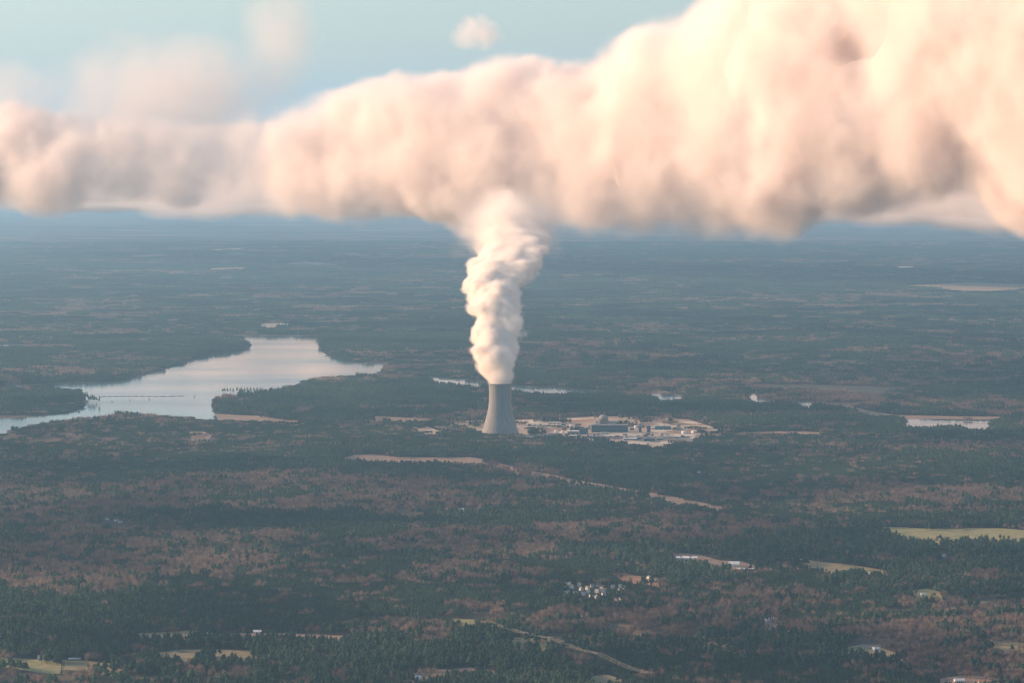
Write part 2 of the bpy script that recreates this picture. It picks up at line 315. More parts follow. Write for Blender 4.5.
# far farmland and towns: pale lots between the woods
g=n.new('ShaderNodeNewGeometry'); ln=n.new('ShaderNodeVectorMath'); ln.operation='LENGTH'; l.new(g.outputs['Position'],ln.inputs[0])
fr=n.new('ShaderNodeMapRange'); fr.inputs[1].default_value=13000; fr.inputs[2].default_value=30000; l.new(ln.outputs['Value'],fr.inputs[0])
lot=nz(n,l,900,5,.57,.62,.3); k=n.new('ShaderNodeMath'); k.operation='MULTIPLY'; l.new(lot,k.inputs[0]); l.new(fr.outputs[0],k.inputs[1])
col=rgbmix(n,l,k.outputs[0],col,(.24,.185,.17)); l.new(col,b.inputs['Base Color'])
bp=n.new('ShaderNodeBump'); bp.inputs['Distance'].default_value=25; bp.inputs['Strength'].default_value=.8
l.new(nz(n,l,120,5,.2,.8),bp.inputs['Height']); l.new(bp.outputs[0],b.inputs['Normal'])
me.materials.append(m)
# =================================================================== water
def drape(name,P,step,dz,m,hfun=H,kind='structure'):
    from mathutils.geometry import delaunay_2d_cdt
    B=[]
    for k in range(len(P)):
        a,b_=P[k],P[(k+1)%len(P)]; L=np.hypot(*(b_-a)); q=max(1,int(L/step))
        for t in range(q): B.append(a+(b_-a)*t/q)
    B=np.array(B); x0,y0=P.min(0); x1,y1=P.max(0); gx,gy=np.meshgrid(np.arange(x0+step/2,x1,step),np.arange(y0+step/2,y1,step)); gx=gx.ravel(); gy=gy.ravel()
    k=inside(gx,gy,P)&(edist(gx,gy,P)>step*.4) if len(gx) else np.zeros(0,bool); pts=[Vector(v) for v in B]+[Vector(v) for v in np.stack([gx[k],gy[k]],-1)]
    E=[(i,(i+1)%len(B)) for i in range(len(B))]
    v,_,f,*_=delaunay_2d_cdt(pts,E,[list(range(len(B)))],1,1e-4)
    vx=np.array([p.x for p in v]); vy=np.array([p.y for p in v]); z=hfun(vx,vy)+dz
    o=mesh(name,np.stack([vx,vy,z],-1),[list(q) for q in f],m,smooth=True)
    if sum(p.normal.z for p in o.data.polygons)<0: o.data.flip_normals()
    if kind: o['kind']=kind
    return o
m,n,l=mat('lake_water'); o=n.new('ShaderNodeOutputMaterial'); b=n.new('ShaderNodeBsdfPrincipled'); l.new(b.outputs[0],o.inputs[0])
b.inputs['Base Color'].default_value=(.05,.07,.07,1); b.inputs['IOR'].default_value=1.33; b.inputs['Specular IOR Level'].default_value=.5
rr=nz(n,l,500,3,.3,.7,.4); mr=n.new('ShaderNodeMapRange'); mr.inputs[3].default_value=.06; mr.inputs[4].default_value=.18; l.new(rr,mr.inputs[0]); l.new(mr.outputs[0],b.inputs['Roughness'])
bp=n.new('ShaderNodeBump'); bp.inputs['Distance'].default_value=.25; bp.inputs['Strength'].default_value=.25; l.new(nz(n,l,9,3,.2,.8),bp.inputs['Height']); l.new(bp.outputs[0],b.inputs['Normal'])
WATER=m
drape('lake',LAKEW,120,.8,WATER,curv)
for p in PONDW: drape('water',p,120,.8,WATER,curv)
# =================================================================== clearings, fields, roads
FM={'clay':principled('red_clay',(.34,.15,.075),noise=(40,(.30,.20,.13))),'dirt':principled('pale_dirt',(.33,.22,.155),noise=(18,(.19,.14,.10))),'straw':principled('dry_grass',(.31,.235,.12),noise=(16,(.17,.15,.08))),
 'green':principled('winter_pasture',(.19,.20,.075),noise=(28,(.31,.26,.12))),'dull':principled('brushy_strip',(.08,.07,.045),noise=(14,(.045,.05,.032))),'pad':principled('gravel_pad',(.44,.35,.25),noise=(50,(.34,.26,.19))),'asph_shade':principled('worn_asphalt_and_shade',(.13,.12,.11),noise=(60,(.17,.15,.14))),'conc':principled('pale_concrete',(.50,.47,.42),noise=(60,(.42,.39,.34)))}
CLEAR=[]; NAMES={}
PHRASE={0:'the long green pasture at the right',1:'the straw field with the farm hall',2:'the dirt yard with the white school halls',3:'the orange clay clearing',10:'the small green field at bottom centre',11:'the yellow field with a white house',12:'the dirt strip at the bottom edge',13:'the small straw field at the bottom edge',14:'the pale lawn in the lower left corner',15:'the straw yard beside the lower left lawn',16:'the wide straw field at lower left',17:'the narrow straw field at lower left',18:'the dirt road at lower left',19:'the hamlet yard',20:'the tan clearing at lower right',21:'the field at the right edge',22:'the bottom right clearing',23:'the grass yard of a lone white house'}
def field(name,P,key,step=30,margin=10,front=0.):
    w_=poly(lower(P,9. if np.mean([q[1] for q in P])<600 else 6.)) if np.mean([q[1] for q in P])>300 else poly(P); CLEAR.append((w_,margin)); NAMES[len(CLEAR)-1]=PHRASE.get(len(CLEAR)-1); D=np.hypot(*w_.mean(0)); return drape(name,w_,step,.6+D*6e-5,FM[key])
FL=[('pasture',[(873,527.5),(900,527.5),(925,529),(945,530),(975,528.5),(1000,528.5),(1022,530.5),(1034,532),(1034,545),(1004,543),(985,541),(962,540),(945,544),(932,544),(918,540),(893,536),(873,531)],'green'),
 ('field',[(790,560),(800,558),(815,562),(840,564),(862,567),(885,571),(892,576),(876,575),(850,572),(820,571),(797,570)],'straw'),
 ('dirt_yard',[(672,553),(698,555),(720,561),(742,562),(762,568),(745,569.5),(712,567),(692,562),(676,559)],'dirt'),
 ('clay_clearing',[(610,573),(622,572.5),(634,576),(645,577),(665,581.5),(668,583.5),(648,583),(638,585),(630,581)],'clay'),
 ('dirt_clearing',[(344,458),(356,455),(372,454.6),(394,457),(420,457.5),(447,457.5),(470,457.5),(488,460.5),(490,463.5),(466,463),(447,462.5),(420,463),(380,463.8),(350,462)],'dirt'),
 ('dirt_clearing',[(486,460.5),(500,463.5),(514,467.5),(528,470.5),(530,475),(521,477.5),(514,471.5),(500,467),(486,463.8)],'clay'),
 ('dirt_track',[(528,471),(560,476.5),(594,483.5),(650,493),(722,507),(726,512),(700,508),(650,496.5),(592,487),(556,479),(529,474)],'dirt'),
 ('clearing',[(363,417),(380,416.5),(410,418),(432,419),(440,421),(420,421.5),(385,421),(368,422)],'dirt'),
 ('clearing',[(412,427),(428,427),(440,431),(444,436),(434,438),(424,432)],'pad'),
 ('shore_strip',[(215,414),(240,415.5),(262,416.3),(290,421),(305,424),(296,425.5),(275,422),(245,420.5),(219,418.5)],'dirt'),
 ('field',[(452,620),(474,620),(478,629),(466,628)],'green'),
 ('field',[(506,639),(530,637),(546,637),(552,641),(551,649),(536,653),(520,651),(508,646)],'straw'),
 ('dirt_strip',[(412,675),(428,669),(450,670),(470,668),(495,671),(494,676),(466,675),(440,678),(420,682)],'dirt'),
 ('field',[(590,677),(608,675),(622,680),(620,688),(592,688)],'straw'),
 ('field',[(-20,657),(20,659),(50,661),(62,665),(60,671),(40,670),(10,665),(-20,663)],'green'),
 ('dirt_yard',[(62,660),(84,661),(110,664),(122,671),(112,674),(85,668),(62,667)],'straw'),
 ('field',[(157,653),(180,650),(220,650),(258,652),(262,659),(235,662),(205,657),(185,662),(160,661)],'straw'),
 ('field',[(130,634),(150,633.5),(185,631),(215,631),(212,637),(180,638),(150,640),(128,640)],'straw'),
 ('dirt_road',[(228,634),(260,633.5),(345,636),(347,640),(290,640),(262,638),(228,638)],'dirt'),
 ('house_yard',[(763,620),(770,617),(786,619),(790,626),(780,630),(764,626)],'dirt'),
 ('dirt_clearing',[(846,648),(862,645),(880,648),(900,655),(908,663),(890,660),(868,653),(848,652)],'straw'),
 ('field',[(986,640),(1004,641),(1032,645),(1032,654),(1010,650),(990,646)],'straw'),
 ('clay_clearing',[(940,679),(965,676),(998,679),(1004,690),(940,690)],'dirt'),
 ('house_yard',[(912,591),(928,589),(946,594),(944,598),(925,597),(912,597)],'green'),
 ('clearing',[(190,432),(204,432),(212,436),(206,441),(192,440)],'dirt'),
 ('clearing',[(258,324),(282,323.3),(286,326.5),(262,328)],'pad'),
 ('causeway_road',[(700,430.5),(760,432),(800,431.5),(830,433),(830,433.6),(795,433),(745,433.2),(700,432)],'dirt'),
 ('causeway_road',[(812,402.5),(830,405),(848,405.5),(866,410.5),(900,415.5),(960,416.6),(1010,417),(1010,417.4),(960,417.1),(896,416.2),(860,411.5),(845,406.8),(822,404.6)],'dirt'),
 ('clearing',[(775,386),(850,386.5),(908,389),(905,391),(860,392),(840,389),(778,387.4)],'dull'),
 ('sports_ground',[(905,286),(940,284),(975,282.5),(1000,283.5),(1034,285),(1034,290),(985,291.5),(950,290),(925,289)],'pad'),
 ('field',[(206,268.5),(232,267.5),(250,268),(246,270.3),(215,271)],'dirt'),
 ('field',[(286,263.5),(305,262),(330,263.5),(345,265),(318,266.5),(290,265.8)],'pad'),
 ('field',[(130,256),(160,255.2),(166,257),(140,258.2)],'pad'),
 ('field',[(210,249.5),(240,248.5),(242,250.2),(214,251)],'pad'),
 ('field',[(895,267),(912,266.4),(914,268),(898,268.8)],'pad')]
for nm,P,k in FL:
    D=np.mean([p[1] for p in P]); field(nm,P,k,step=12 if D>600 else 18 if D>500 else 35 if D>400 else 90, margin=4 if D>450 else 12)
ROW=[at(*p) for p in [(484,630),(553,648),(600,664),(650,684),(700,705)]]
ROWW=np.array([p.xy for p in ROW])
ROWP=[]
for s_ in (1,-1):
    L=[]
    for i in range(len(ROWW)):
        t=ROWW[min(i+1,len(ROWW)-1)]-ROWW[max(i-1,0)]; t=t/np.hypot(*t); L.append(ROWW[i]+s_*5*np.array([-t[1],t[0]]))
    ROWP+=L if s_==1 else L[::-1]
drape('power_line_corridor',np.array(ROWP),14,.7,FM['dull']); CLEAR.append((np.array(ROWP),0))
m,n,l=mat('mottled_yard'); o=n.new('ShaderNodeOutputMaterial'); b=n.new('ShaderNodeBsdfPrincipled'); l.new(b.outputs[0],o.inputs[0]); b.inputs['Roughness'].default_value=.95
g=n.new('ShaderNodeNewGeometry'); wv=n.new('ShaderNodeVectorMath'); wv.operation='MULTIPLY'; wv.inputs[1].default_value=(1,.8,0); l.new(g.outputs['Position'],wv.inputs[0])
vo=n.new('ShaderNodeTexVoronoi'); vo.distance='CHEBYCHEV'; vo.inputs['Scale'].default_value=1/62; l.new(wv.outputs[0],vo.inputs['Vector'])
sx=n.new('ShaderNodeSeparateXYZ'); l.new(vo.outputs['Color'],sx.inputs[0])
cr=n.new('ShaderNodeValToRGB'); cr.color_ramp.interpolation='CONSTANT'; l.new(sx.outputs[0],cr.inputs[0]); e=cr.color_ramp.elements; e[0].color=(.34,.26,.185,1); e[1].position=.3; e[1].color=(.23,.165,.12,1)
for p_,c_ in ((.5,(.42,.35,.27)),(.68,(.13,.12,.10)),(.8,(.34,.22,.15)),(.9,(.52,.47,.40))): q=e.new(p_); q.color=(*c_,1)
cc=rgbmix(n,l,nz(n,l,30,5,.45,.75),cr.outputs[0],rgbmix(n,l,.5,cr.outputs[0],(.42,.32,.22)))
cc=rgbmix(n,l,nz(n,l,150,3,.60,.66),cc,(.30,.22,.15)); l.new(cc,b.inputs['Base Color']); YARD=m
site=drape('plant_ground',SITE,25,1.0,YARD); CLEAR.append((SITE,0))
# =================================================================== woods
rng=np.random.default_rng(7)
def blob(V,Fc,T,c,r,rz,tone,sides=5):
    b0=len(V); a0=rng.uniform(0,6.28); j=lambda:rng.uniform(.7,1.25)
    V.append((c[0],c[1],c[2]+rz*j())); 
    for k in range(sides):
        a=a0+k*6.283/sides; q=j(); V.append((c[0]+r*q*math.cos(a),c[1]+r*q*math.sin(a),c[2]+rz*rng.uniform(-.35,.2)))
    V.append((c[0],c[1],c[2]-rz*.6))
    for k in range(sides): 
        k2=(k+1)%sides; Fc+= [(b0,b0+1+k,b0+1+k2),(b0+sides+1,b0+1+k2,b0+1+k)]; T+=[tone*rng.uniform(.8,1.2)]*2
def stick(V,Fc,T,p,q,w_,tone):
    b0=len(V); p=np.array(p); q=np.array(q); a=rng.uniform(0,6.28); s_=np.array([math.cos(a),math.sin(a),0])*w_
    V+= [tuple(p-s_),tuple(p+s_),tuple(q)]; Fc.append((b0,b0+1,b0+2)); T.append(tone)
def pine_tree(V,Fc,T,x,y,h,r,lod):
    tone=rng.uniform(.7,1.35)
    if lod==0:
        n_=8
        for k in range(n_):
            t=k/(n_-1); zz=h*(.45+.46*t); rr=r*(1.0-t**2*.6); a=rng.uniform(0,6.28); o_=r*.45*(1-t*.7)
            blob(V,Fc,T,(x+o_*math.cos(a),y+o_*math.sin(a),zz),rr*rng.uniform(.6,.95),h*.12,tone*rng.uniform(.85,1.15))
        stick(V,Fc,T,(x,y,-2),(x,y,h*.7),.35,-1)
    elif lod==1:
        for k in range(3): blob(V,Fc,T,(x+rng.uniform(-.3,.3)*r,y+rng.uniform(-.3,.3)*r,h*(.5+.2*k)),r*(1-.25*k),h*.18,tone)
    else: blob(V,Fc,T,(x,y,h*.55),r*1.1,h*.4,tone,5)
def bare_tree(V,Fc,T,x,y,h,r,lod):
    tone=rng.uniform(.65,1.4)
    n_=(46,18,7)[lod]; w_=(.38,.9,2.2)[lod]
    for k in range(n_):
        a=rng.uniform(0,6.28); u=rng.uniform(0,1); rr=r*math.sqrt(rng.uniform(0,1)); zz=h*(.45+.5*u*math.sqrt(max(0,1-(rr/r)**2*.6)))
        e=(x+rr*math.cos(a),y+rr*math.sin(a),zz); s_=.35+.3*rng.uniform(0,1); b_=(x+rr*s_*math.cos(a),y+rr*s_*math.sin(a),zz*.62)
        stick(V,Fc,T,b_,e,w_,tone*rng.uniform(.85,1.15))
    if lod<2: stick(V,Fc,T,(x,y,-2),(x,y,h*.75),.45,-.9)
def clump(fn,size,n_,h,r,lod,hvar=.25):
    V,Fc,T=[],[],[]
    for k in range(n_):
        q=1+rng.uniform(-hvar,hvar); fn(V,Fc,T,rng.uniform(-size/2,size/2)*1.15,rng.uniform(-size/2,size/2)*1.15,h*q,r*rng.uniform(.8,1.25),lod)
    return V,Fc,T
def tree_mat(name,cols,trunk,trans):
    m,n,l=mat(name); o=n.new('ShaderNodeOutputMaterial'); b=n.new('ShaderNodeBsdfDiffuse'); t=n.new('ShaderNodeBsdfTranslucent'); mx=n.new('ShaderNodeMixShader'); mx.inputs[0].default_value=trans
    f=attr(n,'tone'); ti=attr(n,'tint','INSTANCER')
    c=rgbmix(n,l,ti,cols[0],cols[1])
    k=n.new('ShaderNodeMath'); k.operation='MAXIMUM'; l.new(f,k.inputs[0]); k.inputs[1].default_value=.5
    v=n.new('ShaderNodeVectorMath'); v.operation='SCALE'; l.new(c,v.inputs[0]); l.new(k.outputs[0],v.inputs['Scale'])
    g=n.new('ShaderNodeMath'); g.operation='LESS_THAN'; l.new(f,g.inputs[0]); g.inputs[1].default_value=0
    c=rgbmix(n,l,g.outputs[0],v.outputs[0],trunk)
    l.new(c,b.inputs[0]); l.new(c,t.inputs[0]); l.new(b.outputs[0],mx.inputs[1]); l.new(t.outputs[0],mx.inputs[2]); l.new(mx.outputs[0],o.inputs[0]); return m
PM=tree_mat('pine_needles',[(.014,.036,.032),(.068,.104,.056)],(.09,.06,.04),.25); BM=tree_mat('bare_twigs',[(.095,.068,.062),(.265,.190,.148)],(.12,.10,.08),.3)
def tree_mesh(name,V,Fc,T,m):
    me=bpy.data.meshes.new(name); me.from_pydata(V,[],Fc); a=me.attributes.new('tone','FLOAT','FACE'); a.data.foreach_set('value',np.array(T,np.float32)); me.materials.append(m); return me
def variants(nm,defs,m):
    col=bpy.data.collections.new(nm+'_clumps')
    for i,d_ in enumerate(defs): col.objects.link(bpy.data.objects.new('%s_clump_%02d'%(nm,i),tree_mesh(nm,*clump(*d_),m)))
    return col
# =================================================================== built things
BUILT=[]
def empty(name,loc,rz=0,**k):
    BUILT.append((loc[0],loc[1]))
    o=bpy.data.objects.new(name,None); C.objects.link(o); o.location=loc; o.rotation_euler=(0,0,rz); tag(o,**k); return o
class MB:
    def __init__(s): s.v=[]; s.f=[]
    def box(s,x0,x1,y0,y1,z0,z1):
        b=len(s.v); s.v+=[(x,y,z) for z in (z0,z1) for y in (y0,y1) for x in (x0,x1)]; s.f+=[tuple(b+i for i in q) for q in ((0,2,3,1),(4,5,7,6),(0,1,5,4),(2,6,7,3),(0,4,6,2),(1,3,7,5))]; return s
    def gable(s,x0,x1,y0,y1,z0,h,ov=.5):
        """ridge along x, a closed roof with eaves"""
        x0-=ov;x1+=ov;y0-=ov;y1+=ov; ym=(y0+y1)/2; b=len(s.v); s.v+=[(x0,y0,z0),(x1,y0,z0),(x1,y1,z0),(x0,y1,z0),(x0,ym,z0+h),(x1,ym,z0+h)]; s.f+=[tuple(b+i for i in q) for q in ((0,3,2,1),(0,1,5,4),(2,3,4,5),(0,4,3),(1,2,5))]; return s
    def lathe(s,prof,n=48,cx=0,cy=0,close=False):
        b=len(s.v); m_=len(prof)
        for r,z in prof: s.v+=[(cx+r*math.cos(2*math.pi*k/n),cy+r*math.sin(2*math.pi*k/n),z) for k in range(n)]
        for i in range(m_-1 if not close else m_):
            for k in range(n): k2=(k+1)%n; i2=(i+1)%m_; s.f.append((b+i*n+k,b+i*n+k2,b+i2*n+k2,b+i2*n+k))
        return s
    def cyl(s,cx,cy,r,z0,z1,n=12):
        s.lathe([(r,z0),(r,z1)],n,cx,cy); b=len(s.v)-2*n; s.f+=[tuple(b+k for k in reversed(range(n))),tuple(b+n+k for k in range(n))]; return s
    def tube(s,p,q,r,n=4):
        p=Vector(p); q=Vector(q); d=(q-p).normalized(); u=d.orthogonal().normalized(); w_=d.cross(u); b=len(s.v)
        for c in (p,q): s.v+=[tuple(c+(u*math.cos(2*math.pi*k/n)+w_*math.sin(2*math.pi*k/n))*r) for k in range(n)]
        s.f+=[(b+k,b+(k+1)%n,b+n+(k+1)%n,b+n+k) for k in range(n)]+[tuple(b+k for k in reversed(range(n))),tuple(b+n+k for k in range(n))]; return s
    def build(s,name,m,parent=None,smooth=False):
        return mesh(name,s.v,s.f,m,parent,smooth)
K={'white':principled('white_paint',(.74,.72,.68),.6,.3,(6,(.64,.62,.58))),'cream':principled('cream_cladding',(.60,.54,.44),.7,.3,(8,(.52,.47,.38))),'grey':principled('grey_cladding',(.30,.31,.32),.6,.3,(9,(.24,.25,.27))),
 'blue':principled('dark_blue_cladding',(.045,.095,.13),.5,.4,(10,(.035,.075,.11))),'teal':principled('teal_cladding',(.05,.16,.17),.5,.4,(10,(.04,.12,.14))),'brown':principled('brown_brick',(.23,.13,.09),.8,.2,(5,(.18,.10,.07))),
 'dark':principled('dark_opening',(.025,.03,.035),.4,.4),'roofg':principled('grey_roof',(.22,.21,.20),.8,.2,(4,(.17,.16,.16))),'roofd':principled('dark_shingles',(.085,.075,.07),.85,.2,(3,(.06,.055,.055))),'roofw':principled('white_metal_roof',(.78,.76,.72),.45,.4,(7,(.68,.67,.64))),
 'roofm':principled('dull_metal_roof',(.40,.39,.36),.6,.3,(7,(.32,.31,.29))),'orange':principled('orange_roof',(.48,.22,.12),.7,.2,(6,(.38,.18,.10))),'steel':principled('galvanised_steel',(.34,.34,.34),.5,.5),'wood':principled('pole_wood',(.16,.12,.09),.9,.1)}
# concrete of the tower: pale, with rain streaks running down and faint lift rings
m,n,l=mat('tower_concrete'); o=n.new('ShaderNodeOutputMaterial'); b=n.new('ShaderNodeBsdfPrincipled'); l.new(b.outputs[0],o.inputs[0]); b.inputs['Roughness'].default_value=.9; b.inputs['Specular IOR Level'].default_value=.2
tc=n.new('ShaderNodeTexCoord'); v=n.new('ShaderNodeVectorMath'); v.operation='MULTIPLY'; v.inputs[1].default_value=(1,1,.06); l.new(tc.outputs['Object'],v.inputs[0]); t=n.new('ShaderNodeTexNoise'); t.inputs['Scale'].default_value=.16; t.inputs['Detail'].default_value=4; l.new(v.outputs[0],t.inputs['Vector'])
r=n.new('ShaderNodeMapRange'); r.inputs[1].default_value=.35; r.inputs[2].default_value=.7; l.new(t.outputs[0],r.inputs[0]); l.new(rgbmix(n,l,r.outputs[0],(.25,.235,.22),(.185,.178,.172)),b.inputs['Base Color']); CONC=m
# ---- cooling tower: a hyperboloid shell on a ring of slanting columns
T=at(500.2,435.6)
tw=empty('cooling_tower',T,label='tall pale concrete cooling tower with a narrow waist, pouring steam from its top',cat='cooling tower')
def rad(z):
    z0,rt=124.,34.6
    return rt*math.sqrt(1+((z-z0)/( 84. if z<z0 else 112.))**2) if z<z0 else rt*math.sqrt(1+((z-z0)/120.)**2)
HT=165.
outer=[(rad(z),z) for z in np.linspace(9,HT,44)]; inner=[(r_-1.0,z) for r_,z in outer][::-1]
MB().lathe(outer+inner,96,close=True).build('shell',CONC,tw,True)
MB().lathe([(rad(HT)+.05,HT-2.5),(rad(HT)+1.6,HT-2.3),(rad(HT)+1.6,HT+.6),(rad(HT)-1.6,HT+.6),(rad(HT)-1.6,HT-2)],96).build('top_ring',K['roofg'],tw)
b_=MB()
for k in range(44):
    a=2*math.pi*k/44; 
    for s_ in (-1,1):
        c=a+s_*math.pi/44; b_.tube(((rad(9)+2.4)*math.cos(a),(rad(9)+2.4)*math.sin(a),-1),((rad(9)-.5)*math.cos(c),(rad(9)-.5)*math.sin(c),9.5),.6)
b_.build('support_columns',CONC,tw)
MB().lathe([(66,-1),(66,1.2),(65,1.2),(65,-1)],64).build('basin_wall',CONC,tw)
fb=MB(); fb.lathe([(56,0),(56,8)],48); fb.build('cooling_fill',K['dark'],tw)
# ---- buildings of the plant
def building(name,label,x0,x1,y,h,dep,wall,roof,cat='building',yaw=.0,bands=0,doors=0,group=None,gable=0):
    a=at(x0,y); c=at(x1,y); W=(c-a).length; mid=(a+c)/2; z=min(a.z,c.z)
    e=empty(name,(mid.x,mid.y,z),yaw,label=label,cat=cat,group=group)
    MB().box(-W/2,W/2,0,dep,-1,h).build('wall',K[wall],e)
    if gable: MB().gable(-W/2,W/2,0,dep,h,gable).build('roof',K[roof],e)
    else:
        r_=MB().box(-W/2-.4,W/2+.4,-.4,dep+.4,h,h+.8); r_.build('roof',K[roof],e)
        if W>25: 
            for i in range(int(W/22)): MB().box(-W/2+8+i*20,-W/2+13+i*20,dep*.4,dep*.4+5,h+.8,h+3).build('roof_unit',K['grey'],e)
    for i in range(bands): MB().box(-W/2+1.5,W/2-1.5,-.25,-.003,h*(i+.55)/max(bands,1)-.7,h*(i+.55)/max(bands,1)+.8).build('window_band',K['dark'],e)
    for i in range(doors):
        cx_=-W/2+W*(i+.5)/doors; MB().box(cx_-2.2,cx_+2.2,-.3,-.003,0,min(5,h*.6)).build('door',K['dark'],e)
    return e
def ang(s_): return s_
R_=at(603.5,424.5)
ct=empty('containment_building',R_,label='round reactor containment building with a domed top behind the dark turbine hall',cat='reactor building')
MB().lathe([(15,-1),(15,20),(15.5,20.2),(15.5,21.5)],48).build('cylinder_wall',CONC,ct,True)
MB().lathe([(15.5*math.cos(t_),21.5+11.5*math.sin(t_)) for t_ in np.linspace(0,math.pi/2-.01,14)],48).build('dome',CONC,ct,True)
MB().box(-18,-15.2,-4,4,-1,20).build('stair_tower',K['cream'],ct)
building('turbine_hall','longest dark blue hall in the middle of the plant, below the dome',591.5,628,432.6,23,38,'blue','roofg',bands=2,doors=3)
building('service_block','low white block in front of the dark blue turbine hall',601,609.5,434.2,5,12,'white','roofm',doors=2)
building('auxiliary_building','tall cream block joined to the left of the domed reactor',595,599.3,425.3,15,22,'cream','roofm',bands=2)
building('fuel_building','flat pale building just right of the dome, behind the turbine hall',606,618,424.2,9,22,'cream','roofm',bands=1)
building('waste_building','squat dark block at the left end of the plant buildings',580,588,434.6,18,24,'blue','roofd',bands=1,doors=1)
building('workshop','long grey workshop under a white roof, left of the squat dark block',567.5,579.3,434.8,11,30,'grey','roofw',bands=1,doors=3)
building('brick_store','small red-brown store above the grey workshop',576,580.6,429.5,8,14,'brown','roofd',doors=1)
building('hoist_tower','narrower of the two dark towers standing apart on the pale yard',638.8,641.5,432.3,19,10,'blue','roofd',cat='tower')
building('hoist_tower','wider of the two dark towers standing apart on the pale yard',647,650.4,433.3,22,12,'blue','roofd',cat='tower')
building('warehouse','wide dark teal warehouse with a white roof at the right of the plant',655,671,430,12,34,'teal','roofm',bands=1,doors=4)
building('long_shed','low brown shed to the right of the wide teal warehouse',673,681,429.2,4.5,14,'brown','roofg',doors=2)
building('office_building','teal office block by the front road of the plant',643.8,655,441.6,9,22,'teal','roofg',bands=2,doors=1)
building('visitor_hall','pale grey block at the right end of the teal office block',656.5,663,440.6,7,20,'grey','roofm',bands=1)
building('store_hall','long low building with a bright white roof by the front road',623.5,637,440.6,6,24,'grey','roofw',doors=4)
building('gatehouse','tiny bright white gatehouse at the front edge of the plant',646.6,649,444.4,7,7,'white','roofw',doors=1)
building('pump_house','small grey pump house at the foot of the cooling tower, on its right',519.5,523,436.5,8,12,'grey','roofg',doors=1)
building('maintenance_hall','long white-roofed hall behind the yard between tower and reactor',548,561,424.6,6,22,'cream','roofm',doors=3)
building('maintenance_hall','white-roofed hall nearest the cooling tower, at the back of the yard',526,540,426.3,4,22,'white','roofm',doors=3)
random.seed(11)
proto=None
for i in range(110):
    x=random.choice([random.uniform(563,598),random.uniform(610,690),random.uniform(525,562)]); y=random.uniform(425.5,430.5) if random.random()<.6 else random.uniform(435,440.5)
    if 590<x<630 and y<435: y=random.uniform(436,440)
    q=at(x,y); w_=random.uniform(6,16); d_=random.uniform(6,12); h_=random.uniform(3.5,8)
    wk=random.choice(['cream','grey','brown','brown','teal','blue','grey']); rk=random.choice(['roofm','roofg','roofd'])
    zone='left of the workshop' if x<563 else 'by the workshop' if x<598 else 'by the turbine hall' if x<638 else 'by the two dark towers' if x<655 else 'at the right end'
    row='on the back yard' if y<432 else 'along the front road'
    lb='%s shed with a %s roof %s, %s'%({'blue':'dark blue'}.get(wk,wk),{'roofm':'pale','roofg':'grey','roofd':'dark'}[rk],row,zone)
    e=empty('service_shed',q,random.uniform(-.15,.15),label=lb,cat='shed',group=lb.replace(' shed ',' sheds '))
    MB().box(-w_/2,w_/2,0,d_,-1,h_).build('wall',K[wk],e); MB().box(-w_/2-.3,w_/2+.3,-.3,d_+.3,h_,h_+.5).build('roof',K[rk],e)
for i,(x,y,r_,h_) in enumerate([(556,433.2,5,9),(562.5,433.6,5,9),(636,428.2,6,8),(684,434,8,9),(694,433.5,8,9),(571,426.8,5,7)]):
    t=empty('storage_tank',at(x,y),label='pale round storage tank standing on the plant yard',cat='tank',group='round tanks on the plant yard')
    MB().cyl(0,0,r_,-1,h_,24).build('tank_wall',K['white'],t); MB().lathe([(r_+.15,h_),(r_*.5,h_+.9),(.05,h_+1.3)],24).build('roof',K['roofw'],t)
# yards and roads inside the plant; the long dark strip paints tree-row shade
for nm,P,k in [('parking_lot',[(528,423.6),(546,422.8),(552,424.4),(532,425.6)],'conc'),('tree_shade_strip',[(520,435.4),(560,436.3),(640,437.2),(690,436.8),(690,438.6),(640,439.3),(560,438.4),(520,437)],'asph_shade'),('access_road',[(518,438),(560,439.7),(600,441.3),(640,443.2),(676,443),(676,444.2),(640,444.8),(600,442.8),(560,441),(518,439.1)],'conc'),
  ('parking_lot',[(600,435),(628,434.4),(644,434.6),(640,436.2),(604,436.6)],'conc'),('parking_lot',[(664,431.5),(690,430.6),(704,432.5),(680,434.4)],'dirt'),('gravel_yard',[(535,428.5),(560,427.8),(566,431.5),(540,432.6)],'dirt'),('lay_down_yard',[(565,420.7),(596,419),(596,421),(566,422.3)],'clay'),('lay_down_yard',[(640,420),(680,421.3),(670,423.5),(640,422.5)],'dirt'),('dark_yard',[(527,432.8),(560,433.4),(566,435.3),(530,435)],'asph_shade'),('dark_yard',[(625,445.5),(640,444.9),(655,446),(640,447)],'clay')]:
    drape(nm,poly(P),18,1.6,FM[k])
# ---- houses
NB=[0]
def house(label,x,y,w_=14,d_=9,h_=4,wall='white',roof='roofd',yaw=0,group=None,name='house',cat='house',gable=2.6,parts=True):
    q=at(x,y); e=empty(name,q,yaw,label=label,cat=cat,group=group)
    MB().box(-w_/2,w_/2,0,d_,-1.5,h_).build('wall',K[wall],e); MB().gable(-w_/2,w_/2,0,d_,h_,gable).build('roof',K[roof],e)
    if parts:
        for i in range(max(2,int(w_/4.5))):
            cx_=-w_/2+w_*(i+.5)/max(2,int(w_/4.5)); 
            if i==1: MB().box(cx_-.55,cx_+.55,-.06,-.003,0,2.2).build('door',K['dark'],e)
            else: MB().box(cx_-.7,cx_+.7,-.06,-.003,1,2.5).build('window',K['dark'],e)
        if parts=='c': MB().box(w_*.2,w_*.2+1,d_*.35,d_*.35+1,h_,h_+gable+1.2).build('chimney',K['brown'],e)
    return e
house('long two-storey white house on the pale lawn at the left edge',45.5,661,27,10,7.5,'white','roofg',.05,gable=2.2)
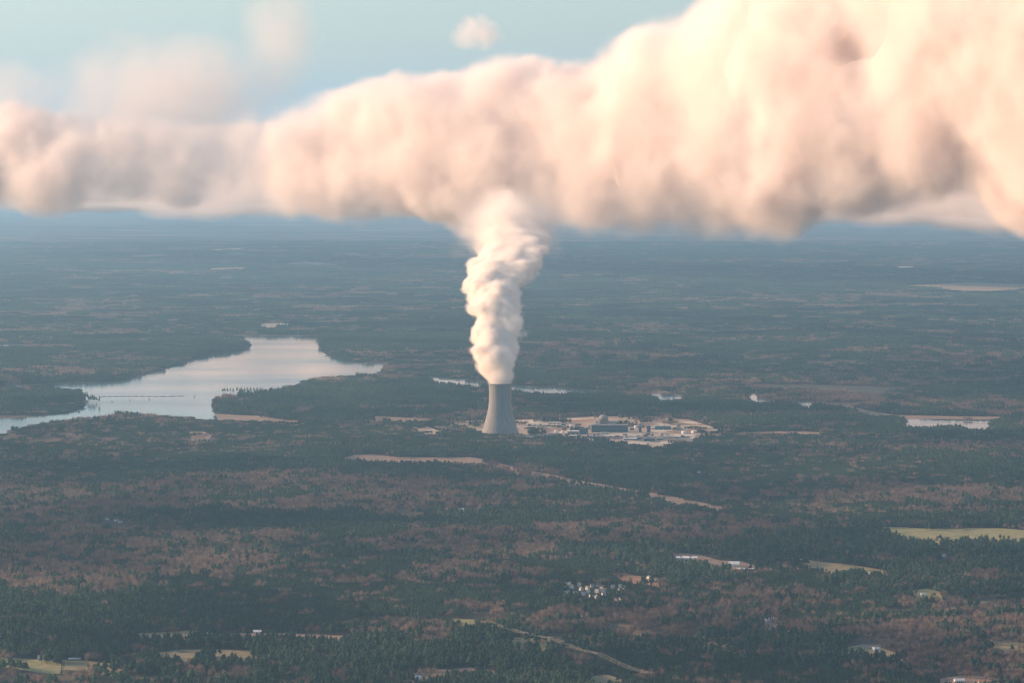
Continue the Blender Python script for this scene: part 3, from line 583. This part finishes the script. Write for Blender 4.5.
house('low white-roofed shed right of the long white house',74.5,661,20,9,3.2,'brown','roofw',.05,name='shed',cat='shed',gable=1.6)
house('small white house at the end of the narrow tan field',190,638.5,12,8,3.5,'white','roofw',.1)
house('pale house by the dirt road in front of the dark pines',257,634,14,9,4,'cream','roofw',-.1,parts='c')
house('blue-grey house half hidden in trees, lower left',298,664.5,15,9,4,'grey','roofg',.2)
house('white house just left of the blue-grey one, lower left',286.5,660.5,11,8,3.5,'white','roofw',.2)
house('white gabled house at the back of the yellow field',528,640.5,13,9,4.5,'white','roofw',.15,parts='c',gable=3.4)
house('low pale shed right of the white house on the yellow field',536,642,14,7,2.8,'cream','roofw',.1,name='shed',cat='shed')
house('white house at the bottom edge, on the left end of the dirt strip',418,680,11,8,4,'white','roofw',.3)
house('brown house on the dirt strip at the bottom edge',459,675.5,18,9,3.5,'brown','roofd',.0)
house('pale house among trees above the tan strip',412,650.5,12,8,3.5,'cream','roofw',.2)
house('leftmost white house of the hamlet on the tan clearing',768.5,622.5,10,8,5.5,'white','roofw',.4)
house('middle white house of the hamlet on the tan clearing',773.5,622,9,8,5.5,'white','roofw',-.2)
house('small white house right of the hamlet, alone in the trees',780.5,622.6,8,7,6,'white','roofw',.1)
house('front house of the hamlet, with a grey roof',774,631,13,9,3.6,'cream','roofg',.1)
house('pale house standing alone in the wood below the hamlet',765,653,22,10,4,'cream','roofw',-.1)
house('tiny white shed left of the lone pale house',757,652.5,5,5,3.5,'white','roofw',0,name='shed',cat='shed')
house('long pale house above the tan clearing, lower right',866,649,20,9,3.5,'cream','roofg',.1)
house('small white house beside the tan clearing, lower right',877,651,10,8,4,'white','roofw',.3)
house('cream house at the left end of the tan clearing, lower right',852,658,13,8,3.5,'cream','roofw',0)
house('white house beside a grass yard, right of the centre',924,597.5,10,8,6,'white','roofw',.2)
house('white house at the left of the bottom right clearing',960,683,16,9,4,'white','roofw',.1)
house('red-roofed house on the bottom right clearing',984,684,17,9,4,'cream','orange',-.1)
house('white tower house alone in the brown wood',723.5,602,7,7,8,'white','roofw',.2)
house('tiny white house in the woods below the dirt clearing',461.6,511.5,11,9,5,'white','roofw',.1)
house('yellowish barn in the pines below the dirt track',510,508.5,20,14,7,'cream','roofw',.2,name='barn',cat='barn')
house('orange-roofed building in dark trees by the lake',199,440.5,40,20,6,'cream','orange',.1,name='lodge',cat='building',gable=5)
house('cream boathouse at the end of the shore strip',293,424.8,28,18,10,'cream','orange',.1,name='boathouse',cat='building',gable=4)
house('white building on the bare far shore of the lake',284,328,60,30,16,'white','roofw',0,name='shore_building',cat='building',gable=6)
# the school and its halls
building('school_building','biggest white-roofed hall at the left end of the dirt yard',676,697,562,8,26,'cream','roofw',bands=1,doors=3,yaw=-.1)
building('school_wing','cream wing just right of the biggest white-roofed hall',694,712,566.5,5,16,'cream','roofg',bands=1,doors=2,yaw=-.1)
house('domed white gymnasium in the middle of the dirt yard',734,567,22,16,6,'white','roofw',-.1,name='gymnasium',cat='building',gable=5)
building('school_annex','long low white annex at the right end of the dirt yard',737,755,571.5,4.5,14,'white','roofw',doors=3,yaw=-.1)
building('farm_hall','white-roofed hall at the left end of the straw field',791,808,563.5,8,20,'brown','roofw',bands=1,doors=2,yaw=-.05)
building('farm_shed','low cream shed in front of the white-roofed farm hall',796,812,571,3.5,10,'cream','roofw',doors=2,yaw=-.05)
for i,(x,y) in enumerate([(862,573.5),(869,575.5),(876,575.8),(884,577)]): house('small white shed in the row at the right end of the straw field',x,y,8,6,3.5,'white','roofw',random.uniform(-.3,.3),'white sheds at the end of the straw field','shed','shed')
EST=[]
for i in range(36):
    for _ in range(60):
        x=random.uniform(563,581) if i<12 else random.uniform(583,626); y=(random.uniform(584,603) if i<12 else random.uniform(587,602))
        if all(math.hypot(x-u,(y-v_)*1.6)>4.2 for u,v_ in EST): break
    EST.append((x,y))
    CLEAR.append((np.array([p_.xy for p_ in (at(x-1.6,y-1),at(x+1.6,y-1),at(x+1.6,y+4),at(x-1.6,y+4))]),0))
    house('small pale gabled house of the estate among trees, left of the orange clay clearing',x,y,random.uniform(6.5,8.5),6,4.8,random.choice(['white','cream','cream']),random.choice(['roofg','roofd','roofm','roofg']),random.uniform(-1.2,1.2),'pale houses of the estate in the wood','house','house',3)
SCL=['leftmost of three tiny white houses in the brown wood at the left','middle one of three tiny white houses in the brown wood at the left','rightmost of three tiny white houses in the brown wood at the left',
 'white house at the left end of the orange clay clearing','white house at the right end of the orange clay clearing','small white house alone below the long green pasture','small white house alone in the wood below the plant']
for i,(x,y) in enumerate([(106,520),(117,521.5),(121,523),(648,579),(655,581.5),(944,557),(700,473)]):
    house(SCL[i],x,y,9,7,4,'white','roofg',random.uniform(-1,1),'scattered houses in the woods','house','house')
    CLEAR.append((np.array([p_.xy for p_ in (at(x-7,y-1),at(x+7,y-1),at(x+7,y+9),at(x-7,y+9))]),0))
# ---- far mast
M_=at(27.3,238); ms=empty('radio_mast',M_,label='thin tall radio mast far off near the left edge, just under the horizon',cat='mast')
hm=24.*M_.y/F; MB().tube((0,0,0),(0,0,hm),2.2,6).build('mast_pole',K['steel'],ms); g_=MB()
for a in (0,2.1,4.2): g_.tube((0,0,hm*.9),(hm*.35*math.cos(a),hm*.35*math.sin(a),0),.35)
g_.build('guy_wires',K['steel'],ms)
# ---- power line: wooden H-frames and three wires
prev=None; tops=[]
for i in range(len(ROW)-1):
    a,c=ROW[i],ROW[i+1]; q=max(1,int((c-a).length/190))
    for t in range(q):
        p=a.lerp(c,t/q); z=float(H(np.array([p.x]),np.array([p.y]))[0]); tops.append(Vector((p.x,p.y,z)))
dirv=(ROW[-1]-ROW[0]); yw=math.atan2(dirv.y,dirv.x)
for i,p in enumerate(tops):
    e=empty('power_pole',p,yw,label='wooden H-frame pole carrying the power line down the cleared strip',cat='power pole',group='poles along the power line')
    for s_ in (-1,1): MB().tube((0,s_*2.6,-1),(0,s_*2.6,21),.32,6).build('pole',K['wood'],e)
    MB().box(-.25,.25,-7,7,17.6,18.3).build('crossarm',K['wood'],e)
pw=MB(); nv=Vector((-math.sin(yw),math.cos(yw),0))
for i in range(len(tops)-1):
    for s_ in (-6,0,6):
        for t in range(6):
            f0,f1=t/6,(t+1)/6; A=tops[i].lerp(tops[i+1],f0)+nv*s_; B=tops[i].lerp(tops[i+1],f1)+nv*s_; A.z+=17.4-4*4*f0*(1-f0)*.9; B.z+=17.4-4*4*f1*(1-f1)*.9; pw.tube(A,B,.09,3)
tag(pw.build('power_line_wires',K['steel']),'three sagging wires strung between the wooden poles over the cleared strip','power line')
# ---- on the lake
B0=[flat_pt(x,y) for x,y in [(101,397),(120,396.6),(140,396.4),(160,396.8),(186,396)]]; bm_=MB()
for (x0,y0),(x1,y1) in zip(B0,B0[1:]):
    for t in range(12):
        if (t%4)==3: continue
        f0,f1=t/12,(t+1)/12; bm_.tube((x0+(x1-x0)*f0,y0+(y1-y0)*f0,curv(x0,y0)+1.3),(x0+(x1-x0)*f1,y0+(y1-y0)*f1,curv(x0,y0)+1.3),.9,6)
tag(bm_.build('floating_boom',K['roofd']),'long thin floating boom lying across the lake','boom')
for x,y,h_ in [(112,402.2,4),(130,400.8,4),(149.3,399.6,5),(194.3,397.3,9)]:
    X_,Y_=flat_pt(x,y); e=empty('marker_buoy',(X_,Y_,float(curv(X_,Y_))+.8),label='small dark buoy floating alone on the lake' if h_<9 else 'tallest dark marker buoy, out on the lake past the end of the boom',cat='buoy',group='buoys on the lake' )
    MB().cyl(0,0,2.2,-.5,1.6,12).build('float',K['roofd'],e); MB().cyl(0,0,.9,1.6,h_,8).build('post',K['roofd'],e)
# =================================================================== trees one can tell apart
def one_tree(kind,x,y,h,r,label,group,pt=None,z=None):
    fn,m_,nm=(pine_tree,PM,'pine_tree') if kind=='p' else (bare_tree,BM,'bare_tree')
    if pt is None: p=at(x,y)
    else: p=Vector((pt[0],pt[1],float(H(np.array([pt[0]]),np.array([pt[1]]))[0])))
    V,Fc,T_=[],[],[]; fn(V,Fc,T_,0,0,h,r,0)
    e=empty(nm,p,label=label,cat='tree',group=group); k=[i for i,t in enumerate(T_) if t>0]
    me=tree_mesh('crown',V,[Fc[i] for i in k],[T_[i] for i in k],m_); o=bpy.data.objects.new('crown',me); C.objects.link(o); o.parent=e
    MB().tube((0,0,-2),(0,0,h*.6),.4,6).build('trunk',K['wood'],e)
for x,y,h,r in [(88.6,402.5,26,5),(90.6,403,29,5),(92.4,402,28,6),(94.5,403,28,5),(96.4,402,20,5),(99.2,404,30,6)]:
    X_,Y_=flat_pt(x,y); one_tree('p',0,0,h,r,'tall dark pine rising from the water at the tip of the left island','tall pines at the island tip',pt=(X_,Y_))
for i in range(15):
    x=222+i*2.9+random.uniform(-.8,.8); one_tree('p',x,393.5+random.uniform(-.5,.5),random.uniform(19,25),4.5,'thin pine in the row along the tip of the wooded point','row of pines on the wooded point')
for x,y,h,r in [(536.5,648,13,6),(519,651,9,4)]:
    one_tree('p',x,y,h,r,'round dark tree standing alone on the yellow field' if h>10 else 'smaller dark bush near the left front of the yellow field',None)
for i in range(22):
    x=random.choice([random.uniform(934,952),random.uniform(958,1015)]); y=random.uniform(540,548); k_=random.choice('pb'); lb=('small dark pine' if k_=='p' else 'small bare tree')+' scattered on the '+('left' if x<955 else 'middle' if x<990 else 'right')+' front part of the long green pasture'; one_tree(k_,x,y,random.uniform(10,16),4.5,lb,lb.replace('small','trees:'))
# individual trees along the clearings of the foreground
edge=[]
for ci,(P,mg) in enumerate(list(CLEAR)):
    if np.hypot(*P.mean(0))<6600 and len(P)>4 and NAMES.get(ci):
        for k in range(len(P)):
            a,c=P[k],P[(k+1)%len(P)]
            for t in range(int(np.hypot(*(c-a))/22)): edge.append((ci,a+(c-a)*t*22/np.hypot(*(c-a))+np.array([random.uniform(-8,8),random.uniform(-8,8)])))
random.shuffle(edge)
for ci,p in edge[:180]:
    k=random.choice('pb'); one_tree(k,0,0,random.uniform(12,20),random.uniform(3.5,5.5),('dark pine standing on the edge of ' if k=='p' else 'brown leafless tree standing on the edge of ')+NAMES[ci],('pines edging ' if k=='p' else 'bare trees edging ')+NAMES[ci],pt=p)
S0,S1,S2=24.,42.,100.
pd=[(pine_tree,S0,9,18,5.2,0)]*5+[(pine_tree,S0,20,12,2.7,0,.08)]*2+[(pine_tree,S1,30,19,4.6,1)]*4+[(pine_tree,S1,60,12,3.2,2,.08)]*2+[(pine_tree,S2,110,19,5.5,2)]*3
bd=[(bare_tree,S0,9,17,5.2,0)]*6+[(bare_tree,S1,24,17,5.6,1)]*5+[(bare_tree,S2,95,17,6.5,2)]*3
PC=variants('pine',pd,PM); BC=variants('bare',bd,BM)
def lattice(s,d0,d1):
    xs_=np.arange(-d1*.235-200,d1*.235+200,s); ys=np.arange(d0*.93,d1,s); X,Y=np.meshgrid(xs_,ys); X=X.ravel()+rng.uniform(-.4,.4,X.size)*s; Y=Y.ravel()+rng.uniform(-.4,.4,Y.size)*s
    D=np.hypot(X,Y); k=(D>d0)&(D<d1)&(np.abs(X)<Y*.215+120); return X[k],Y[k]
pts={'p':[],'b':[]}
for s,d0,d1,lod in ((S0,4100,9600,0),(S1,9600,16000,1),(S2,16000,34000,2)):
    X,Y=lattice(s,d0,d1); keep=np.ones(len(X),bool)
    for P,mg in [(q,s*.23) for q in WATERS]+CLEAR:
        x0,y0=P.min(0)-s; x1,y1=P.max(0)+s; i=np.where((X>x0)&(X<x1)&(Y>y0)&(Y<y1))[0]
        if len(i): keep[i]&=~(inside(X[i],Y[i],P)|(edist(X[i],Y[i],P)<mg+s*.22+5*(rng.random(len(i))-.5)))
    if lod==0:
        BA=np.array(BUILT); i=np.where(near_box(X,Y,SITE,0)&~keep)[0]; i=i[inside(X[i],Y[i],SITE)&(fbm(X[i],Y[i],75,303,3)+np.clip(.15-edist(X[i],Y[i],SITE)/600,0,.15)>.66)]
        for q in i:
            if np.min(np.hypot(BA[:,0]-X[q],BA[:,1]-Y[q]))>34 and not (abs(X[q]-T.x)<75 and abs(Y[q]-T.y)<75): keep[q]=True
    # stray trees and brush creep in over the edges of the near openings
    if lod==0:
        for P,mg in CLEAR:
            if P is SITE or len(P)<5: continue
            i=np.where(near_box(X,Y,P,0)&~keep)[0]
            if len(i): e=edist(X[i],Y[i],P); keep[i]|=(e<22)&(rng.random(len(i))<.30)&inside(X[i],Y[i],P)
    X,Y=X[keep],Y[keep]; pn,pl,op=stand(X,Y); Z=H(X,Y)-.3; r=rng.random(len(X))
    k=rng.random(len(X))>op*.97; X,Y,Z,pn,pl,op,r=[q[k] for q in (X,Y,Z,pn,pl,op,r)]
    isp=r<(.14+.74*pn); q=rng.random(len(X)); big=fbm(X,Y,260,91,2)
    kp={0:np.where(pl,5+(q*2).astype(int),(q*5).astype(int)),1:np.where(pl,11+(q*2).astype(int),7+(q*4).astype(int)),2:13+(q*3).astype(int)}[lod]
    kb={0:(q*6).astype(int),1:6+(q*5).astype(int),2:11+(q*3).astype(int)}[lod]
    sc_=.82+.36*big+rng.uniform(-.08,.08,len(X)); tn=np.clip(.45*rng.random(len(X))+1.7*(fbm(X,Y,330,55,3)-.36),0,1)
    for key,sel,kk in (('p',isp,kp),('b',~isp,kb)): pts[key].append(np.stack([X,Y,Z,kk,sc_,tn],-1)[sel])
def scatter(name,P,coll,label,cat):
    P=np.concatenate(P); me=bpy.data.meshes.new(name); me.vertices.add(len(P)); me.vertices.foreach_set('co',P[:,:3].astype(np.float32).ravel())
    for nm,arr,ty in (('kind_index',P[:,3].astype(np.int32),'INT'),('size',P[:,4].astype(np.float32),'FLOAT'),('tint',P[:,5].astype(np.float32),'FLOAT'),('turn',rng.uniform(0,6.28,len(P)).astype(np.float32),'FLOAT')):
        a=me.attributes.new(nm,ty,'POINT'); a.data.foreach_set('value',arr)
    o=bpy.data.objects.new(name,me); C.objects.link(o); o['kind']='stuff'; o['label']=label; o['category']=cat
    ng=bpy.data.node_groups.new(name,'GeometryNodeTree'); ng.interface.new_socket('Geometry',in_out='INPUT',socket_type='NodeSocketGeometry'); ng.interface.new_socket('Geometry',in_out='OUTPUT',socket_type='NodeSocketGeometry')
    n=ng.nodes; l=ng.links; gi=n.new('NodeGroupInput'); go_=n.new('NodeGroupOutput'); ip=n.new('GeometryNodeInstanceOnPoints'); ci=n.new('GeometryNodeCollectionInfo'); ci.inputs['Collection'].default_value=coll; ci.inputs['Separate Children'].default_value=True; ci.inputs['Reset Children'].default_value=True
    def na(nm,t): a=n.new('GeometryNodeInputNamedAttribute'); a.data_type=t; a.inputs['Name'].default_value=nm; return a.outputs['Attribute']
    l.new(gi.outputs[0],ip.inputs['Points']); l.new(ci.outputs[0],ip.inputs['Instance']); ip.inputs['Pick Instance'].default_value=True; l.new(na('kind_index','INT'),ip.inputs['Instance Index'])
    cx=n.new('ShaderNodeCombineXYZ'); l.new(na('turn','FLOAT'),cx.inputs[2]); l.new(cx.outputs[0],ip.inputs['Rotation']); l.new(na('size','FLOAT'),ip.inputs['Scale']); l.new(ip.outputs[0],go_.inputs[0])
    md=o.modifiers.new('scatter','NODES'); md.node_group=ng; print(name,len(P)); return o
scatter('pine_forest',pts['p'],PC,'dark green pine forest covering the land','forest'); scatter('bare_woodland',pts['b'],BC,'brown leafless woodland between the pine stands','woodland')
# =================================================================== clouds and steam
cl=cloud('cloud',bank,((lo,hi),(7300,13800),(420,2500)),13,45,soft=230,mfp=55,core_level=0,core_field=bank_core,col=(1,.948,.912),trans=.5,step=.12,vary=700.)
tag(cl,'huge pink and cream cloud bank stretching across the sky above the steam','cloud')
st=cloud('steam_plume',plume,((-330,330),(PD-260,PD+1250),(140,760)),5,14,soft=17,mfp=8,core_level=26,col=(1,.965,.92),hull_level=-8,trans=.6,step=.5,g_=.0)
tag(st,'thick white steam rising in billows from the cooling tower','steam plume')
def puff(cx,cy,D,rx,ry,ryd,amp,size,seed,base=.45):
    c=px(cx,cy,D); sx=rx*D/F; sz=ry*D/F
    def f(g):
        e=None
        for v,c0,s_ in ((g.x,c.x,sx),(g.y,c.y,ryd),(g.z,c.z,sz)):
            q=g.m('DIVIDE',g.m('SUBTRACT',v,c0),s_); q=g.m('MULTIPLY',q,q); e=q if e is None else g.m('ADD',e,q)
        d=g.m('MULTIPLY',g.m('SUBTRACT',1.,e),sz*base)
        return g.m('ADD',d,g.m('ADD',g.m('MULTIPLY',g.noise(size,5,.6,off=seed),amp),g.m('MULTIPLY',g.noise(size*.3,3,.6,off=seed+40),amp*.4)))
    return f,((c.x-sx*1.5,c.x+sx*1.5),(c.y-ryd*1.5,c.y+ryd*1.5),(c.z-sz*1.6,c.z+sz*1.6))
f,b_=puff(477,33,10800,30,18,90,90,110,5)
sm=cloud('cloud',f,b_,7,16,soft=40,mfp=55,core_level=32,col=(1,.948,.912),hull_level=-2,core=False); sm.name='cloud'; tag(sm,'small lone pink cloud in clear sky above the left half of the bank','cloud')
for cx,cy,rx,ry,ryd,amp,size,seed,mfp,lab in [(170,110,150,85,500,300,330,17,210,'faint wide veil of pink vapour above the left cloud'),(280,40,44,75,260,220,260,29,330,'faint upright wisp of pink vapour near the top of the sky'),(6,92,60,38,200,130,200,61,200,'soft pink wisp at the left edge above the white cloud'),(457,250,13,14,40,45,60,83,260,'small torn wisp of steam left of the plume top'),(556,252,14,16,40,45,60,97,420,'small torn wisp of steam right of the plume top')]:
    D=12600 if cy<200 else PD+450
    f,b_=puff(cx,cy,D,rx,ry,ryd,amp,size,seed)
    w_=cloud('cloud_wisp',f,b_,0,40 if cy<200 else 9,soft=amp*.8,mfp=mfp,core_level=0,col=(1,.93,.87),hull_level=-2,core=False); w_.name='cloud_wisp'; tag(w_,lab,'cloud')
f,b_=puff(508,226,PD+850,58,42,200,110,170,207,.6)
w_=cloud('fading_top',f,b_,0,14,soft=70,mfp=110,core_level=0,col=(1,.975,.95),hull_level=-2,core=False); w_.name='fading_top'; w_.parent=st
fb_=cloud('cloud',far_bank,((-6600,6600),(16800,29800),(330,1550)),65,110,soft=170,mfp=70,core_level=120,col=(1,.948,.912),trans=.5,step=1.5)
tag(fb_,'low far cloud bank lying behind the big one, just above the horizon','cloud')
for gx,gy,rx,ry,rz,lab in [(110,468,520,230,70,'small cloud off to the left whose shadow darkens the wood below the lake'),(290,525,420,170,60,'small cloud off to the left whose shadow darkens the wood in the middle'),(720,409,700,330,80,'long cloud off to the left whose shadow darkens the pines behind the plant'),(700,452,420,160,50,'thin cloud off to the left whose shadow darkens the wood in front of the plant')]:
    q=at(gx,gy)+sund*(1150/math.sin(EL)); c0=q
    def f(g,c0=c0,rx=rx,ry=ry,rz=rz):
        e=None
        for v,a_,s_ in ((g.x,c0.x,rx),(g.y,c0.y,ry),(g.z,c0.z,rz)):
            k_=g.m('DIVIDE',g.m('SUBTRACT',v,a_),s_); k_=g.m('MULTIPLY',k_,k_); e=k_ if e is None else g.m('ADD',e,k_)
        return g.m('ADD',g.m('MULTIPLY',g.m('SUBTRACT',1.,e),110.),g.m('MULTIPLY',g.noise(300,4,.6,off=gx),170.))
    w_=cloud('small_cloud',f,((c0.x-rx*1.4,c0.x+rx*1.4),(c0.y-ry*1.4,c0.y+ry*1.4),(c0.z-rz*1.6,c0.z+rz*1.6)),0,28,soft=40,mfp=14,core_level=0,col=(1,.948,.912),hull_level=-2,core=False); w_.name='small_cloud'; tag(w_,lab,'cloud',kind='stuff')
